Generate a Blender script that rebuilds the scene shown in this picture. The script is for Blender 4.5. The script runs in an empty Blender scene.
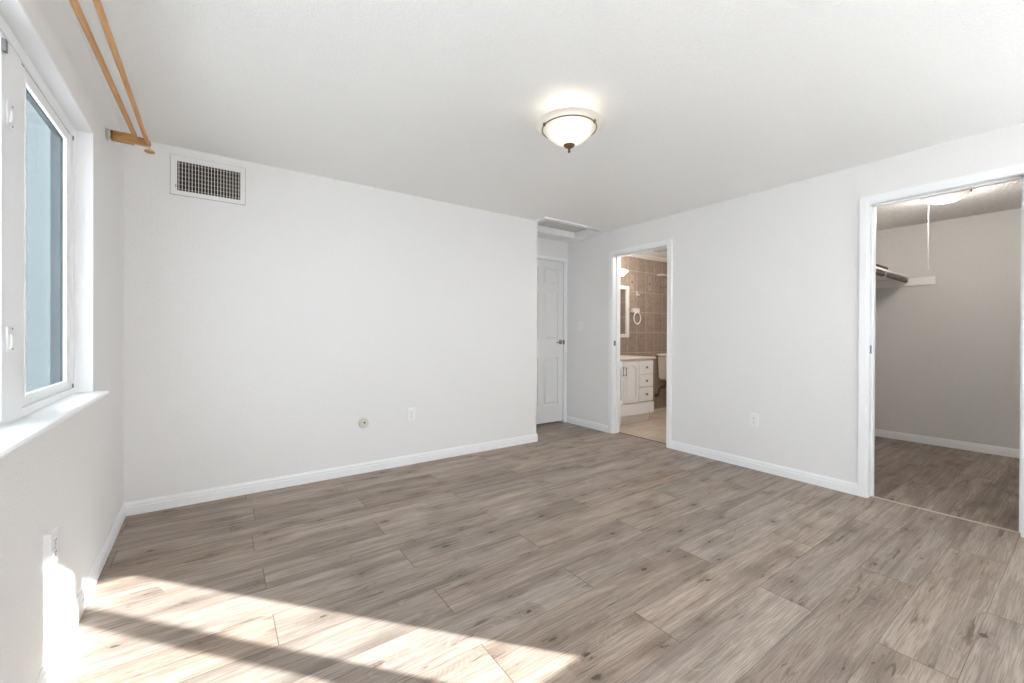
import bpy, bmesh, math, random
from mathutils import Vector, Matrix
random.seed(4)
S = bpy.context.scene
COL = S.collection
PI = math.pi

# ------------------------------------------------------------------ camera
FPX, YAW, CY, CAMH, PITCH, ROLL = 416.954, 0.61295, 336.918, 1.171, -0.0031, 0.0042
F = Vector((math.sin(YAW)*math.cos(PITCH), math.cos(YAW)*math.cos(PITCH), math.sin(PITCH)))
X0 = Vector((math.cos(YAW), -math.sin(YAW), 0)); U0 = X0.cross(F)
XR = X0*math.cos(ROLL) + U0*math.sin(ROLL); UR = XR.cross(F)
cd = bpy.data.cameras.new('camera'); cam = bpy.data.objects.new('camera', cd); COL.objects.link(cam)
M = Matrix((XR, UR, -F)).transposed().to_4x4(); M.translation = Vector((0, 0, CAMH)); cam.matrix_world = M
cd.sensor_width = 36; cd.lens = FPX/1024*36; cd.shift_y = -(341.5-CY)/1024; cd.clip_start = .02
S.camera = cam

# ------------------------------------------------------------------ world, sun, exposure
W = bpy.data.worlds.new('world'); S.world = W; W.use_nodes = True
bg = W.node_tree.nodes['Background']; bg.inputs[0].default_value = (.925, .97, 1, 1); bg.inputs[1].default_value = 5
sd = bpy.data.lights.new('sun', 'SUN'); sd.energy = 18; sd.angle = math.radians(.5); sd.color = (.975, .985, 1)
sun = bpy.data.objects.new('sun', sd); COL.objects.link(sun)
AZ = math.radians(41.5); EL = math.atan(.45)
sdir = Vector((-math.sin(AZ)*math.cos(EL), math.cos(AZ)*math.cos(EL), -math.sin(EL)))
sun.rotation_euler = sdir.to_track_quat('-Z', 'Y').to_euler(); sun.location = (6, -8, 5)
vs = S.view_settings
vs.view_transform = 'Standard'; vs.look = 'None'; vs.gamma = 1; vs.use_curve_mapping = False; vs.exposure = .78
S.cycles.diffuse_bounces = 10; S.cycles.max_bounces = 16; S.cycles.glossy_bounces = 6

# ------------------------------------------------------------------ room numbers (metres)
H, D, R, L, TL = 2.44, 3.622, 3.8705, -.4987, -.0193
EX = 2.882            # end of the far wall
AB = 4.205            # alcove back wall
YB = -.75             # wall behind the camera
def wx(y, w=0): return L + (y-D)*TL + w          # left wall face, w metres into the room

# ------------------------------------------------------------------ helpers
class MB:
    def __init__(s, f=None): s.bm = bmesh.new(); s.f = f
    def p(s, v):
        v = Vector(v)
        return s.bm.verts.new(s.f(v) if s.f else v)
    def quadbox(s, P):
        v = [s.p(q) for q in P]
        for f in ((0,3,2,1),(4,5,6,7),(0,1,5,4),(1,2,6,5),(2,3,7,6),(3,0,4,7)): s.bm.faces.new([v[i] for i in f])
        return v
    def box(s, x0, x1, y0, y1, z0, z1, bev=0):
        x0, x1 = sorted((x0, x1)); y0, y1 = sorted((y0, y1)); z0, z1 = sorted((z0, z1))
        v = s.quadbox([(x0,y0,z0),(x1,y0,z0),(x1,y1,z0),(x0,y1,z0),(x0,y0,z1),(x1,y0,z1),(x1,y1,z1),(x0,y1,z1)])
        if bev:
            ed = list({e for q in v for e in q.link_edges})
            bmesh.ops.bevel(s.bm, geom=ed, offset=bev, segments=2, affect='EDGES', profile=.5)
        return s
    def lathe(s, c, prof, n=32, axis='Z', sc=(1, 1)):
        c = Vector(c); rings = []
        for r, h in prof:
            ring = []
            if r < 1e-6:
                ring = [s.p(c + ax(axis, 0, 0, h))]
            else:
                for i in range(n):
                    a = 2*PI*i/n
                    ring.append(s.p(c + ax(axis, r*math.cos(a)*sc[0], r*math.sin(a)*sc[1], h)))
            rings.append(ring)
        for A, B in zip(rings, rings[1:]):
            for i in range(n):
                j = (i+1) % n
                if len(A) == 1 and len(B) == 1: continue
                if len(A) == 1: s.bm.faces.new((A[0], B[j], B[i]))
                elif len(B) == 1: s.bm.faces.new((A[i], A[j], B[0]))
                else: s.bm.faces.new((A[i], A[j], B[j], B[i]))
        return s
    def tube(s, pts, r, n=12, closed=False, cap=True):
        pts = [Vector(q) for q in pts]; m = len(pts); rings = []; nrm = None
        for k in range(m):
            if closed: t = pts[(k+1) % m]-pts[k-1]
            else: t = pts[min(k+1, m-1)]-pts[max(k-1, 0)]
            t.normalize()
            if nrm is None:
                nrm = t.cross(Vector((0, 0, 1)))
                if nrm.length < 1e-3: nrm = t.cross(Vector((1, 0, 0)))
            nrm = (nrm - t*nrm.dot(t)).normalized(); b = t.cross(nrm)
            rr = r[k] if isinstance(r, (list, tuple)) else r
            rings.append([s.p(pts[k] + (nrm*math.cos(2*PI*i/n) + b*math.sin(2*PI*i/n))*rr) for i in range(n)])
        pr = list(zip(rings, rings[1:])) + ([(rings[-1], rings[0])] if closed else [])
        for A, B in pr:
            for i in range(n): s.bm.faces.new((A[i], A[(i+1) % n], B[(i+1) % n], B[i]))
        if cap and not closed:
            s.bm.faces.new(rings[0][::-1]); s.bm.faces.new(rings[-1])
        return s
    def prism(s, poly, fn, a, b):
        """poly: list of 2d points, fn(u,v,t) -> xyz, extruded from t=a to t=b"""
        A = [s.p(fn(u, v, a)) for u, v in poly]; B = [s.p(fn(u, v, b)) for u, v in poly]
        n = len(poly)
        for i in range(n): s.bm.faces.new((A[i], A[(i+1) % n], B[(i+1) % n], B[i]))
        s.bm.faces.new(A[::-1]); s.bm.faces.new(B)
        return s
    def build(s, name, mat, parent=None, smooth=False):
        bmesh.ops.recalc_face_normals(s.bm, faces=s.bm.faces)
        me = bpy.data.meshes.new(name); s.bm.to_mesh(me); s.bm.free()
        if smooth:
            for q in me.polygons: q.use_smooth = True
            try: me.set_sharp_from_angle(angle=math.radians(38))
            except Exception: pass
        o = bpy.data.objects.new(name, me); COL.objects.link(o); me.materials.append(mat)
        if parent:
            o.parent = parent; o.matrix_parent_inverse = Matrix.Translation(-world_loc(parent))
        return o
def world_loc(o):
    v = Vector(o.location)
    if o.parent: v = v + world_loc(o.parent) - world_loc(o.parent)
    return v
def ax(axis, a, b, h):
    if axis == 'Z': return Vector((a, b, h))
    if axis == 'Y': return Vector((a, h, b))
    return Vector((h, a, b))
def LW(v): return Vector((wx(v.y, v.x), v.y, v.z))     # left-wall frame: x = distance into the room
def tag(o, label=None, cat=None, group=None, kind=None):
    if label: o['label'] = label
    if cat: o['category'] = cat
    if group: o['group'] = group
    if kind: o['kind'] = kind
    return o
def thing(name, loc, label, cat, group=None, kind=None):
    o = bpy.data.objects.new(name, None); COL.objects.link(o); o.location = loc; o.empty_display_size = .05
    return tag(o, label, cat, group, kind)
def struct(mb, name, mat, label, cat, smooth=False):
    return tag(mb.build(name, mat, None, smooth), label, cat, None, 'structure')

# ------------------------------------------------------------------ materials
def newmat(name, col, rough=.5, metal=0, spec=.5):
    m = bpy.data.materials.new(name); m.use_nodes = True
    b = m.node_tree.nodes['Principled BSDF']
    b.inputs['Base Color'].default_value = (*col, 1); b.inputs['Roughness'].default_value = rough
    b.inputs['Metallic'].default_value = metal; b.inputs['Specular IOR Level'].default_value = spec
    return m
class NT:
    def __init__(s, m): s.t = m.node_tree; s.b = s.t.nodes['Principled BSDF']
    def n(s, typ, **k):
        q = s.t.nodes.new(typ)
        for a, v in k.items(): setattr(q, a, v)
        return q
    def l(s, a, b): s.t.links.new(a, b)
    def inp(s, sock, v):
        if isinstance(v, (int, float, tuple)): sock.default_value = v
        else: s.l(v, sock)
    def math(s, op, a, b=0., c=None, clamp=False):
        q = s.n('ShaderNodeMath', operation=op, use_clamp=clamp); s.inp(q.inputs[0], a); s.inp(q.inputs[1], b)
        if c is not None: s.inp(q.inputs[2], c)
        return q.outputs[0]
    def comb(s, x, y, z=0.):
        q = s.n('ShaderNodeCombineXYZ'); s.inp(q.inputs[0], x); s.inp(q.inputs[1], y); s.inp(q.inputs[2], z); return q.outputs[0]
    def sep(s, v):
        q = s.n('ShaderNodeSeparateXYZ'); s.l(v, q.inputs[0]); return q.outputs
    def noise(s, v, sc, det=2., ro=.5, dist=0.):
        q = s.n('ShaderNodeTexNoise'); s.l(v, q.inputs['Vector']); q.inputs['Scale'].default_value = sc
        q.inputs['Detail'].default_value = det; q.inputs['Roughness'].default_value = ro; q.inputs['Distortion'].default_value = dist
        return q.outputs[0]
    def wn(s, v):
        q = s.n('ShaderNodeTexWhiteNoise', noise_dimensions='3D'); s.l(v, q.inputs['Vector']); return q.outputs
    def mr(s, v, a, b, c=0., d=1., smooth=False):
        q = s.n('ShaderNodeMapRange'); q.interpolation_type = 'SMOOTHSTEP' if smooth else 'LINEAR'
        s.l(v, q.inputs['Value'])
        for i, k in enumerate((a, b, c, d)): s.inp(q.inputs[i+1], k)
        return q.outputs[0]
    def mix(s, f, a, b, mode='MIX'):
        q = s.n('ShaderNodeMix', data_type='RGBA', blend_type=mode); s.inp(q.inputs[0], f)
        for i, v in ((6, a), (7, b)):
            if isinstance(v, tuple): q.inputs[i].default_value = (*v, 1)
            else: s.l(v, q.inputs[i])
        return q.outputs[2]
    def bump(s, h, st, dist=.01):
        q = s.n('ShaderNodeBump'); q.inputs['Strength'].default_value = st; q.inputs['Distance'].default_value = dist
        s.l(h, q.inputs['Height']); s.l(q.outputs[0], s.b.inputs['Normal'])
    def obj(s): return s.n('ShaderNodeTexCoord').outputs['Object']
def sr(r, g, b):
    f = lambda c: (c/255/12.92 if c <= 10 else ((c/255+.055)/1.055)**2.4)
    return (f(r), f(g), f(b))
def paint(name, col, scale, bump, dist, rough=.65, spk=.02):
    m = newmat(name, col, rough, 0, .3); t = NT(m); o = t.obj()
    a = t.noise(o, scale, 3., .55); b = t.noise(o, scale*.4, 2., .5)
    h = t.math('ADD', t.mr(a, .42, .62), t.math('MULTIPLY', b, .5))
    t.bump(h, bump, dist)
    lo = tuple(c*(1-spk) for c in col); hi = tuple(min(1, c*(1+spk)) for c in col)
    t.l(t.mix(t.mr(a, .35, .65), lo, hi), t.b.inputs['Base Color'])
    return m
M_wall = paint('wall_paint', (.80, .79, .785), 130, .35, .0016)
M_ceil = paint('ceiling_texture', (.88, .88, .872), 105, .3, .003, .8)
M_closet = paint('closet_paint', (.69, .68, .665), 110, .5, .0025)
M_knock = paint('knockdown_texture', (.80, .79, .78), 42, 1., .008, .8, .06)
M_trim = newmat('trim_enamel', (.86, .865, .88), .32, 0, .5)
M_door = newmat('door_enamel', (.80, .80, .80), .4, 0, .4)
M_clad = newmat('outer_metal', (.07, .085, .095), .5, .1)
M_vinyl = newmat('window_vinyl', (.86, .87, .88), .35, 0, .5)
M_plate = newmat('white_plastic', (.84, .84, .85), .3)
M_beigeplate = newmat('ivory_plastic', sr(205, 200, 188), .35)
M_dark = newmat('dark_slot', (.02, .02, .02), .7)
M_grey = newmat('grey_metal', (.25, .25, .25), .45, .6)
M_nickel = newmat('brushed_nickel', sr(150, 142, 132), .3, 1)
M_bronze = newmat('aged_brass', sr(128, 112, 84), .35, .9)
M_steel = newmat('galvanised_steel', sr(205, 208, 208), .45, .5)
M_duct = newmat('duct_sheet', sr(38, 34, 30), .8)
M_porc = newmat('porcelain', sr(212, 204, 194), .2)
M_vanity = newmat('vanity_laminate', sr(242, 241, 240), .35)
M_top = newmat('cultured_marble', sr(212, 202, 188), .25)
M_chrome = newmat('chrome', (.75, .75, .75), .12, 1)
M_mirror = newmat('mirror_glass', (.85, .85, .85), .02, 1)
M_pipe = newmat('copper_pipe', sr(96, 66, 48), .45, .5)
M_white = newmat('glazed_ceramic_white', (.66, .64, .61), .3)
M_thresh = newmat('threshold_strip', sr(190, 178, 165), .4)
M_shelf = newmat('shelf_board', (.86, .84, .82), .5)
M_string = newmat('cord', (.55, .53, .5), .7)

def wood(name, c1, c2, axis=1, sc=6):
    m = newmat(name, c1, .42); t = NT(m); o = t.sep(t.obj())
    k = [t.math('MULTIPLY', o[i], 1. if i == axis else 14.) for i in range(3)]
    v = t.comb(*k); g = t.noise(v, sc, 5., .6, .4)
    t.l(t.mix(t.mr(g, .3, .7), c1, c2), t.b.inputs['Base Color']); t.bump(g, .1, .002)
    return m
M_oak = wood('honey_oak', sr(206, 160, 106), sr(176, 126, 74), 1)
M_oakx = wood('honey_oak_block', sr(204, 156, 98), sr(172, 122, 68), 0)
M_darkwood = wood('dark_wood_pole', sr(70, 48, 34), sr(46, 30, 22), 0)

def floor_mat():
    m = newmat('oak_laminate', (.4, .35, .3), .42, 0, .4); t = NT(m)
    x, y, _ = t.sep(t.obj())
    rowf = t.math('DIVIDE', t.math('SUBTRACT', y, .712), .2145); row = t.math('FLOOR', rowf); fy = t.math('SUBTRACT', rowf, row)
    par = t.math('FLOORED_MODULO', row, 2.)
    rw = t.wn(t.comb(row, 3.7, 1.3))[0]
    off = t.math('ADD', t.math('SUBTRACT', .80, t.math('MULTIPLY', par, .66)), t.math('MULTIPLY', rw, t.math('ADD', .02, t.math('MULTIPLY', par, .03))))
    pxf = t.math('DIVIDE', t.math('SUBTRACT', x, off), 1.265); pk = t.math('FLOOR', pxf); fx = t.math('SUBTRACT', pxf, pk)
    idv = t.wn(t.comb(row, pk, 5.1)); r1 = idv[0]; r3 = t.sep(idv[1])
    u = t.math('ADD', x, t.math('MULTIPLY', r3[0], 41.)); v = t.math('ADD', y, t.math('MULTIPLY', r3[1], 23.))
    P = lambda a, b: t.comb(t.math('MULTIPLY', u, a), t.math('MULTIPLY', v, b), t.math('MULTIPLY', r3[2], 9.))
    warp = t.noise(P(2.6, 7.), 1., 3., .5)
    vw = t.math('ADD', v, t.math('MULTIPLY', t.math('SUBTRACT', warp, .5), .022))
    P2 = lambda a, b: t.comb(t.math('MULTIPLY', u, a), t.math('MULTIPLY', vw, b), t.math('MULTIPLY', r3[2], 9.))
    streak = t.noise(P2(1.4, 60.), 1., 5., .6, .2)          # long streaks
    fibre = t.noise(P2(7., 230.), 1., 3., .6)                # fine pores
    blotch = t.noise(P(1.7, 8.), 1., 3., .5, .6)           # broad cloudy tone
    # cathedral figure: contour lines of a stretched noise
    fld = t.noise(P(1.1, 4.6), 1., 2., .45, .5)
    ring = t.math('ABSOLUTE', t.math('SINE', t.math('MULTIPLY', fld, 150.)))
    ringm = t.math('MULTIPLY', t.mr(ring, .0, .55, 1., 0., True), t.mr(t.noise(P(2., 9.), 1., 2.), .5, .62))
    # knots
    vo = t.n('ShaderNodeTexVoronoi'); vo.voronoi_dimensions = '2D'
    t.l(t.comb(t.math('MULTIPLY', u, 3.2), t.math('MULTIPLY', vw, 6.4)), vo.inputs['Vector']); vo.inputs['Scale'].default_value = 1.
    kd = vo.outputs['Distance']; kr = t.sep(vo.outputs['Color'])[0]
    kon = t.math('GREATER_THAN', kr, .5)
    ksz = t.math('ADD', .02, t.math('MULTIPLY', t.sep(vo.outputs['Color'])[1], .065))
    kn = t.math('ADD', kd, t.math('MULTIPLY', t.math('SUBTRACT', t.noise(P(14., 50.), 1., 4., .65), .5), .34))
    knot = t.math('MULTIPLY', t.math('SUBTRACT', 1., t.math('DIVIDE', kn, ksz), clamp=True), kon, clamp=True)
    halo = t.math('MULTIPLY', t.mr(kn, .03, .48, 1., 0., True), kon)
    crack = t.math('MULTIPLY', t.mr(t.noise(P2(5., 48.), 1., 5., .62, 1.0), .57, .65), t.math('MAXIMUM', t.mr(blotch, .48, .6), t.math('MULTIPLY', halo, 1.3, clamp=True)))
    light, mid, drk = sr(192, 175, 162), sr(168, 150, 137), sr(120, 103, 92)
    grey = sr(160, 152, 146)
    c = t.mix(t.mr(blotch, .34, .66), light, mid)
    c = t.mix(t.mr(t.noise(P(1.3, 11.), 1.3, 3., .5), .55, .75, 0., .6), c, grey)
    c = t.mix(t.mr(streak, .46, .70, 0., .42), c, drk)
    band = t.noise(P2(.9, 15.), 1., 3., .5, .3)
    c = t.mix(t.mr(band, .50, .66, 0., .55), c, sr(108, 96, 88))
    swirl = t.math('MULTIPLY', t.mr(t.math('ABSOLUTE', t.math('SINE', t.math('MULTIPLY', kn, 48.))), 0., .5, 1., 0., True), halo)
    c = t.mix(t.math('MULTIPLY', ringm, .42), c, sr(196, 184, 172))
    c = t.mix(t.math('MULTIPLY', halo, .5), c, sr(104, 88, 76))
    patch = t.wn(t.comb(t.math('FLOOR', t.math('MULTIPLY', u, 1.9)), t.math('FLOOR', t.math('MULTIPLY', fy, 2.)), t.math('MULTIPLY', r3[0], 50.)))[0]
    c = t.mix(t.math('MULTIPLY', t.math('GREATER_THAN', patch, .8), .15), c, sr(214, 196, 180))
    c = t.mix(t.math('MULTIPLY', crack, .9), c, sr(88, 74, 64))
    c = t.mix(t.math('MULTIPLY', swirl, .30), c, sr(200, 186, 174))
    c = t.mix(t.math('MULTIPLY', knot, 1.4, clamp=True), c, sr(66, 54, 46))
    c = t.mix(t.mr(fibre, .42, .60, .0, .55), c, sr(118, 102, 91))
    hs = t.n('ShaderNodeHueSaturation'); t.l(c, hs.inputs['Color'])
    t.l(t.math('ADD', .68, t.math('MULTIPLY', r1, .21)), hs.inputs['Value'])
    t.l(t.math('ADD', .82, t.math('MULTIPLY', r3[1], .30)), hs.inputs['Saturation'])
    c = hs.outputs[0]
    ey = t.math('MULTIPLY', t.math('MINIMUM', fy, t.math('SUBTRACT', 1., fy)), .2145)
    ex = t.math('MULTIPLY', t.math('MINIMUM', fx, t.math('SUBTRACT', 1., fx)), 1.265)
    seam = t.math('MAXIMUM', t.mr(ey, .0006, .0018, .75, 0.), t.mr(ex, .0008, .0024, .95, 0.))
    c = t.mix(seam, c, sr(84, 70, 60))
    t.l(c, t.b.inputs['Base Color'])
    t.l(t.mr(streak, .3, .7, .38, .5), t.b.inputs['Roughness'])
    t.bump(t.math('SUBTRACT', t.math('MULTIPLY', fibre, .25), seam), .25, .0015)
    return m
M_floor = floor_mat()

def tile_mat(name, axh, ox, oz, w, h, c1, c2, grout, deco=False):
    """axh: index of the horizontal axis; ox / oz: where a joint sits"""
    m = newmat(name, c1, .3); t = NT(m); o = t.obj(); s = t.sep(o)
    a = t.math('DIVIDE', t.math('SUBTRACT', s[axh], ox), w); b = t.math('DIVIDE', t.math('SUBTRACT', s[2] if axh != 9 else s[1], oz), h)
    return m, t, o, s, a, b
def bath_tile(axh, ox, oz, w, h, vert=2, floor=False):
    m = newmat('bath_tile', sr(168, 144, 122), .28); t = NT(m); o = t.obj(); s = t.sep(o)
    a = t.math('DIVIDE', t.math('SUBTRACT', s[axh], ox), w); b = t.math('DIVIDE', t.math('SUBTRACT', s[vert], oz), h)
    fa, fb = t.math('FRACT', a), t.math('FRACT', b)
    da = t.math('MULTIPLY', t.math('MINIMUM', fa, t.math('SUBTRACT', 1., fa)), w)
    db = t.math('MULTIPLY', t.math('MINIMUM', fb, t.math('SUBTRACT', 1., fb)), h)
    g = t.mr(t.math('MINIMUM', da, db), .003, .006, 1., 0.)
    rnd = t.wn(t.comb(t.math('FLOOR', a), t.math('FLOOR', b)))[0]
    n1 = t.noise(o, 22 if not floor else 5, 4., .6); n2 = t.noise(o, 70, 2., .5)
    if floor: c1, c2, gr = sr(208, 192, 174), sr(180, 162, 144), sr(158, 142, 126)
    else: c1, c2, gr = sr(164, 147, 134), sr(138, 121, 108), sr(184, 168, 155)
    c = t.mix(t.mr(n1, .3, .7), c1, c2)
    c = t.mix(t.mr(n2, .45, .6, 0., .35), c, tuple(k*.72 for k in c2) if not floor else c2)
    hs = t.n('ShaderNodeHueSaturation'); t.l(c, hs.inputs['Color']); t.l(t.math('ADD', .93, t.math('MULTIPLY', rnd, .14)), hs.inputs['Value'])
    c = hs.outputs[0]
    if not floor:      # decorated course with a small medallion in every other tile
        k = t.math('FLOOR', b); on = t.math('COMPARE', k, 5., .1)
        on = t.math('MULTIPLY', on, t.math('COMPARE', t.math('FLOORED_MODULO', t.math('FLOOR', a), 2.), 0., .1))
        da2 = t.math('ABSOLUTE', t.math('SUBTRACT', fa, .45)); db2 = t.math('ABSOLUTE', t.math('SUBTRACT', fb, .45))
        band = t.math('MULTIPLY', t.math('LESS_THAN', da2, .22), t.math('LESS_THAN', db2, .36))
        c = t.mix(t.math('MULTIPLY', t.math('MULTIPLY', band, on), .35), c, sr(192, 172, 150))
        dot = t.math('LESS_THAN', t.math('ADD', t.math('MULTIPLY', da2, da2), t.math('MULTIPLY', t.math('MULTIPLY', db2, db2), 2.2)), .0065)
        c = t.mix(t.math('MULTIPLY', dot, on), c, sr(92, 72, 58))
    c = t.mix(g, c, gr); t.l(c, t.b.inputs['Base Color'])
    t.bump(t.math('SUBTRACT', 1., g), .3, .002)
    return m
M_tileX = bath_tile(0, 5.076, .29, .2135, .3135)
M_tileY = bath_tile(1, 4.16, .29, .2135, .3135)
M_tileF = bath_tile(0, 4.10, 3.02, .33, .33, 1, True)

def emis(name, col, st, base=(.55, .53, .50), trans=.0):
    m = newmat(name, base, .35); b = m.node_tree.nodes['Principled BSDF']
    b.inputs['Emission Color'].default_value = (*col, 1); b.inputs['Emission Strength'].default_value = st
    return m
def bowl_glass(name, col, hot, edge, c):
    """lit alabaster glass: brighter where the bulb sits close behind it"""
    m = emis(name, col, 1); t = NT(m); g = t.n('ShaderNodeNewGeometry').outputs['Position']
    d = t.n('ShaderNodeVectorMath', operation='DISTANCE'); t.l(g, d.inputs[0]); d.inputs[1].default_value = c
    n = t.noise(t.obj(), 14, 3., .5, 1.)
    st = t.mr(d.outputs['Value'], .03, .15, hot, edge, True)
    t.l(t.math('MULTIPLY', st, t.mr(n, .3, .7, .9, 1.1)), t.b.inputs['Emission Strength'])
    return m
def glass_mat(name, tint):
    m = bpy.data.materials.new(name); m.use_nodes = True; nt = m.node_tree; nt.nodes.clear()
    o = nt.nodes.new('ShaderNodeOutputMaterial'); mx = nt.nodes.new('ShaderNodeMixShader')
    tr = nt.nodes.new('ShaderNodeBsdfTransparent'); gl = nt.nodes.new('ShaderNodeBsdfGlossy'); fr = nt.nodes.new('ShaderNodeLayerWeight'); pw = nt.nodes.new('ShaderNodeMath'); pw.operation = 'POWER'; pw.inputs[1].default_value = 4; ml = nt.nodes.new('ShaderNodeMath'); ml.operation = 'MULTIPLY_ADD'; ml.inputs[1].default_value = .12; ml.inputs[2].default_value = .03
    tr.inputs[0].default_value = tint; gl.inputs['Roughness'].default_value = .02; nt.links.new(fr.outputs['Facing'], pw.inputs[0]); nt.links.new(pw.outputs[0], ml.inputs[0])
    nt.links.new(ml.outputs[0], mx.inputs[0]); nt.links.new(tr.outputs[0], mx.inputs[1]); nt.links.new(gl.outputs[0], mx.inputs[2])
    nt.links.new(mx.outputs[0], o.inputs[0]); return m
M_glass = glass_mat('window_glass', (.95, .97, .96, 1))
M_tint = glass_mat('tinted_window_glass', (.74, .77, .78, 1))
def noisy(name, c1, c2, sc, rough=.8):
    m = newmat(name, c1, rough, 0, .2); t = NT(m); n = t.noise(t.obj(), sc, 4., .6); t.l(t.mix(t.mr(n, .3, .7), c1, c2), t.b.inputs['Base Color']); return m
M_ground = noisy('outdoor_concrete', (.60, .59, .58), (.52, .51, .50), 3)
M_stucco = noisy('grey_blue_stucco', (.072, .082, .085), (.062, .072, .075), 1.2)

# ================================================================== THE ROOM SHELL
T = .12
# floor: bedroom, alcove, closet in one run of laminate
mb = MB(); mb.box(-.75, R+.117, YB-.15, AB+.15, -.1, 0); mb.box(R+.117, 6.55, -.62, 1.66, -.1, 0)
struct(mb, 'floor', M_floor, 'grey brown oak laminate plank floor of the bedroom and closet', 'floor')
mb = MB(); mb.box(R+.117, 6.75, 1.66, 4.30, -.1, 0)
struct(mb, 'floor_bathroom', M_tileF, 'beige stone look tile floor beyond the bathroom doorway', 'floor')
# ceiling with the attic opening
HX0, HX1, HY0, HY1 = 2.905, 3.745, 3.475, 3.935
mb = MB()
mb.box(-.75, HX0, YB-.15, AB+.15, H, H+.12); mb.box(HX1, R+.06, YB-.15, AB+.15, H, H+.12)
mb.box(HX0, HX1, YB-.15, HY0, H, H+.12); mb.box(HX0, HX1, HY1, AB+.15, H, H+.12)
struct(mb, 'ceiling', M_ceil, 'white textured bedroom ceiling', 'ceiling')
mb = MB(); mb.box(R+.06, 6.75, -.75, 1.66, H-.01, H+.12)
struct(mb, 'ceiling_closet', M_knock, 'textured ceiling inside the closet', 'ceiling')
mb = MB(); mb.box(R+.06, 6.75, 1.66, 4.35, H, H+.12)
struct(mb, 'ceiling_bathroom', M_ceil, 'ceiling inside the tiled bathroom', 'ceiling')

# left wall with the window recess (built in the left-wall frame)
WY0, WY1, WZ0, WZ1 = -.35, 2.715, .895, 2.105
mb = MB(LW)
mb.box(-.13, 0, YB-.15, D+.1, 0, WZ0); mb.box(-.13, 0, YB-.15, D+.1, WZ1, H)
mb.box(-.13, 0, YB-.15, WY0, WZ0, WZ1); mb.box(-.13, 0, WY1, D+.1, WZ0, WZ1)
struct(mb, 'wall_left', M_wall, 'white wall on the left with the wide window', 'wall')
mb = MB(); mb.box(-.62, EX, D, D+T, 0, H); mb.box(EX-T, EX, D+T, AB+T, 0, H)
struct(mb, 'wall_far', M_wall, 'plain white far wall with the ceiling height vent', 'wall')
# alcove back wall around the door
DX0, DX1, DZ = 3.035, 3.803, 2.168
mb = MB(); mb.box(EX, DX0, AB, AB+T, 0, H); mb.box(DX1, R, AB, AB+T, 0, H); mb.box(DX0, DX1, AB, AB+T, DZ, H); mb.box(DX0-.02, DX1+.02, AB+T, AB+T+.05, 0, DZ+.02)
struct(mb, 'wall_alcove', M_wall, 'white back wall of the alcove around the panel door', 'wall')
# right wall with closet and bathroom openings
CY0, CY1, CZ = .280, .985, 2.137
BY0, BY1, BZ = 2.657, 3.395, 2.133
TR = .117
mb = MB()
g = .02
mb.box(R, R+TR, YB-.15, CY0-g, 0, H); mb.box(R, R+TR, CY1+g, BY0-g, 0, H); mb.box(R, R+TR, BY1+g, AB+.1, 0, H)
mb.box(R, R+TR, CY0-g, CY1+g, CZ+g, H); mb.box(R, R+TR, BY0-g, BY1+g, BZ+g, H)
struct(mb, 'wall_right', M_wall, 'white wall on the right with the bathroom and closet doorways', 'wall')
# wall behind the camera with its own window
BX0, BX1, BZ0, BZ1 = 1.972, 2.740, 1.110, 2.095
mb = MB()
mb.box(-.62, .15, YB-.03, YB, 0, H); mb.box(1.70, BX0, YB-.03, YB, 0, H); mb.box(BX1, 2.93, YB-.03, YB, 0, H); mb.box(3.72, R+TR, YB-.03, YB, 0, H); mb.box(2.93, 3.72, YB-.03, YB, 0, .80); mb.box(2.93, 3.72, YB-.03, YB, 2.10, H)
mb.box(.15, 1.70, YB-.03, YB, 0, .80); mb.box(.15, 1.70, YB-.03, YB, 2.10, H)
mb.box(BX0, BX1, YB-.03, YB, 0, BZ0); mb.box(BX0, BX1, YB-.03, YB, BZ1, H)
struct(mb, 'wall_back', M_wall, 'white wall behind the viewer with a small two pane window', 'wall')
# closet walls
CBX = 6.37
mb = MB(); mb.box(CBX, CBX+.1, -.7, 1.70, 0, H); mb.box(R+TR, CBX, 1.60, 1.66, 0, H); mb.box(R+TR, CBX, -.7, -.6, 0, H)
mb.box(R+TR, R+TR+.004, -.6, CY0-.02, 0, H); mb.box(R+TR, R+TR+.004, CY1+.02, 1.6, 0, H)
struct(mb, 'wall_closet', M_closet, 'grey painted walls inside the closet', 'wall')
# bathroom walls
BWY = 4.165
mb = MB(); mb.box(R+TR, 6.7, BWY, BWY+.1, 0, H)
struct(mb, 'wall_bathroom', M_tileX, 'brown tiled bathroom wall behind the vanity', 'wall')
mb = MB(); mb.box(6.6, 6.7, 1.9, BWY, 0, H); mb.box(R+TR, R+TR+.006, 2.0, BY0-.02, 0, H); mb.box(R+TR, R+TR+.006, BY1+.02, BWY, 0, H)
struct(mb, 'wall_bathroom_side', M_tileY, 'tiled side wall of the bathroom, mostly hidden', 'wall')
mb = MB(); mb.box(R+TR, 6.7, 1.9, 2.0, 0, H)
struct(mb, 'wall_bathroom_near', M_tileX, 'tiled bathroom wall facing the mirror', 'wall')

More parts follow.
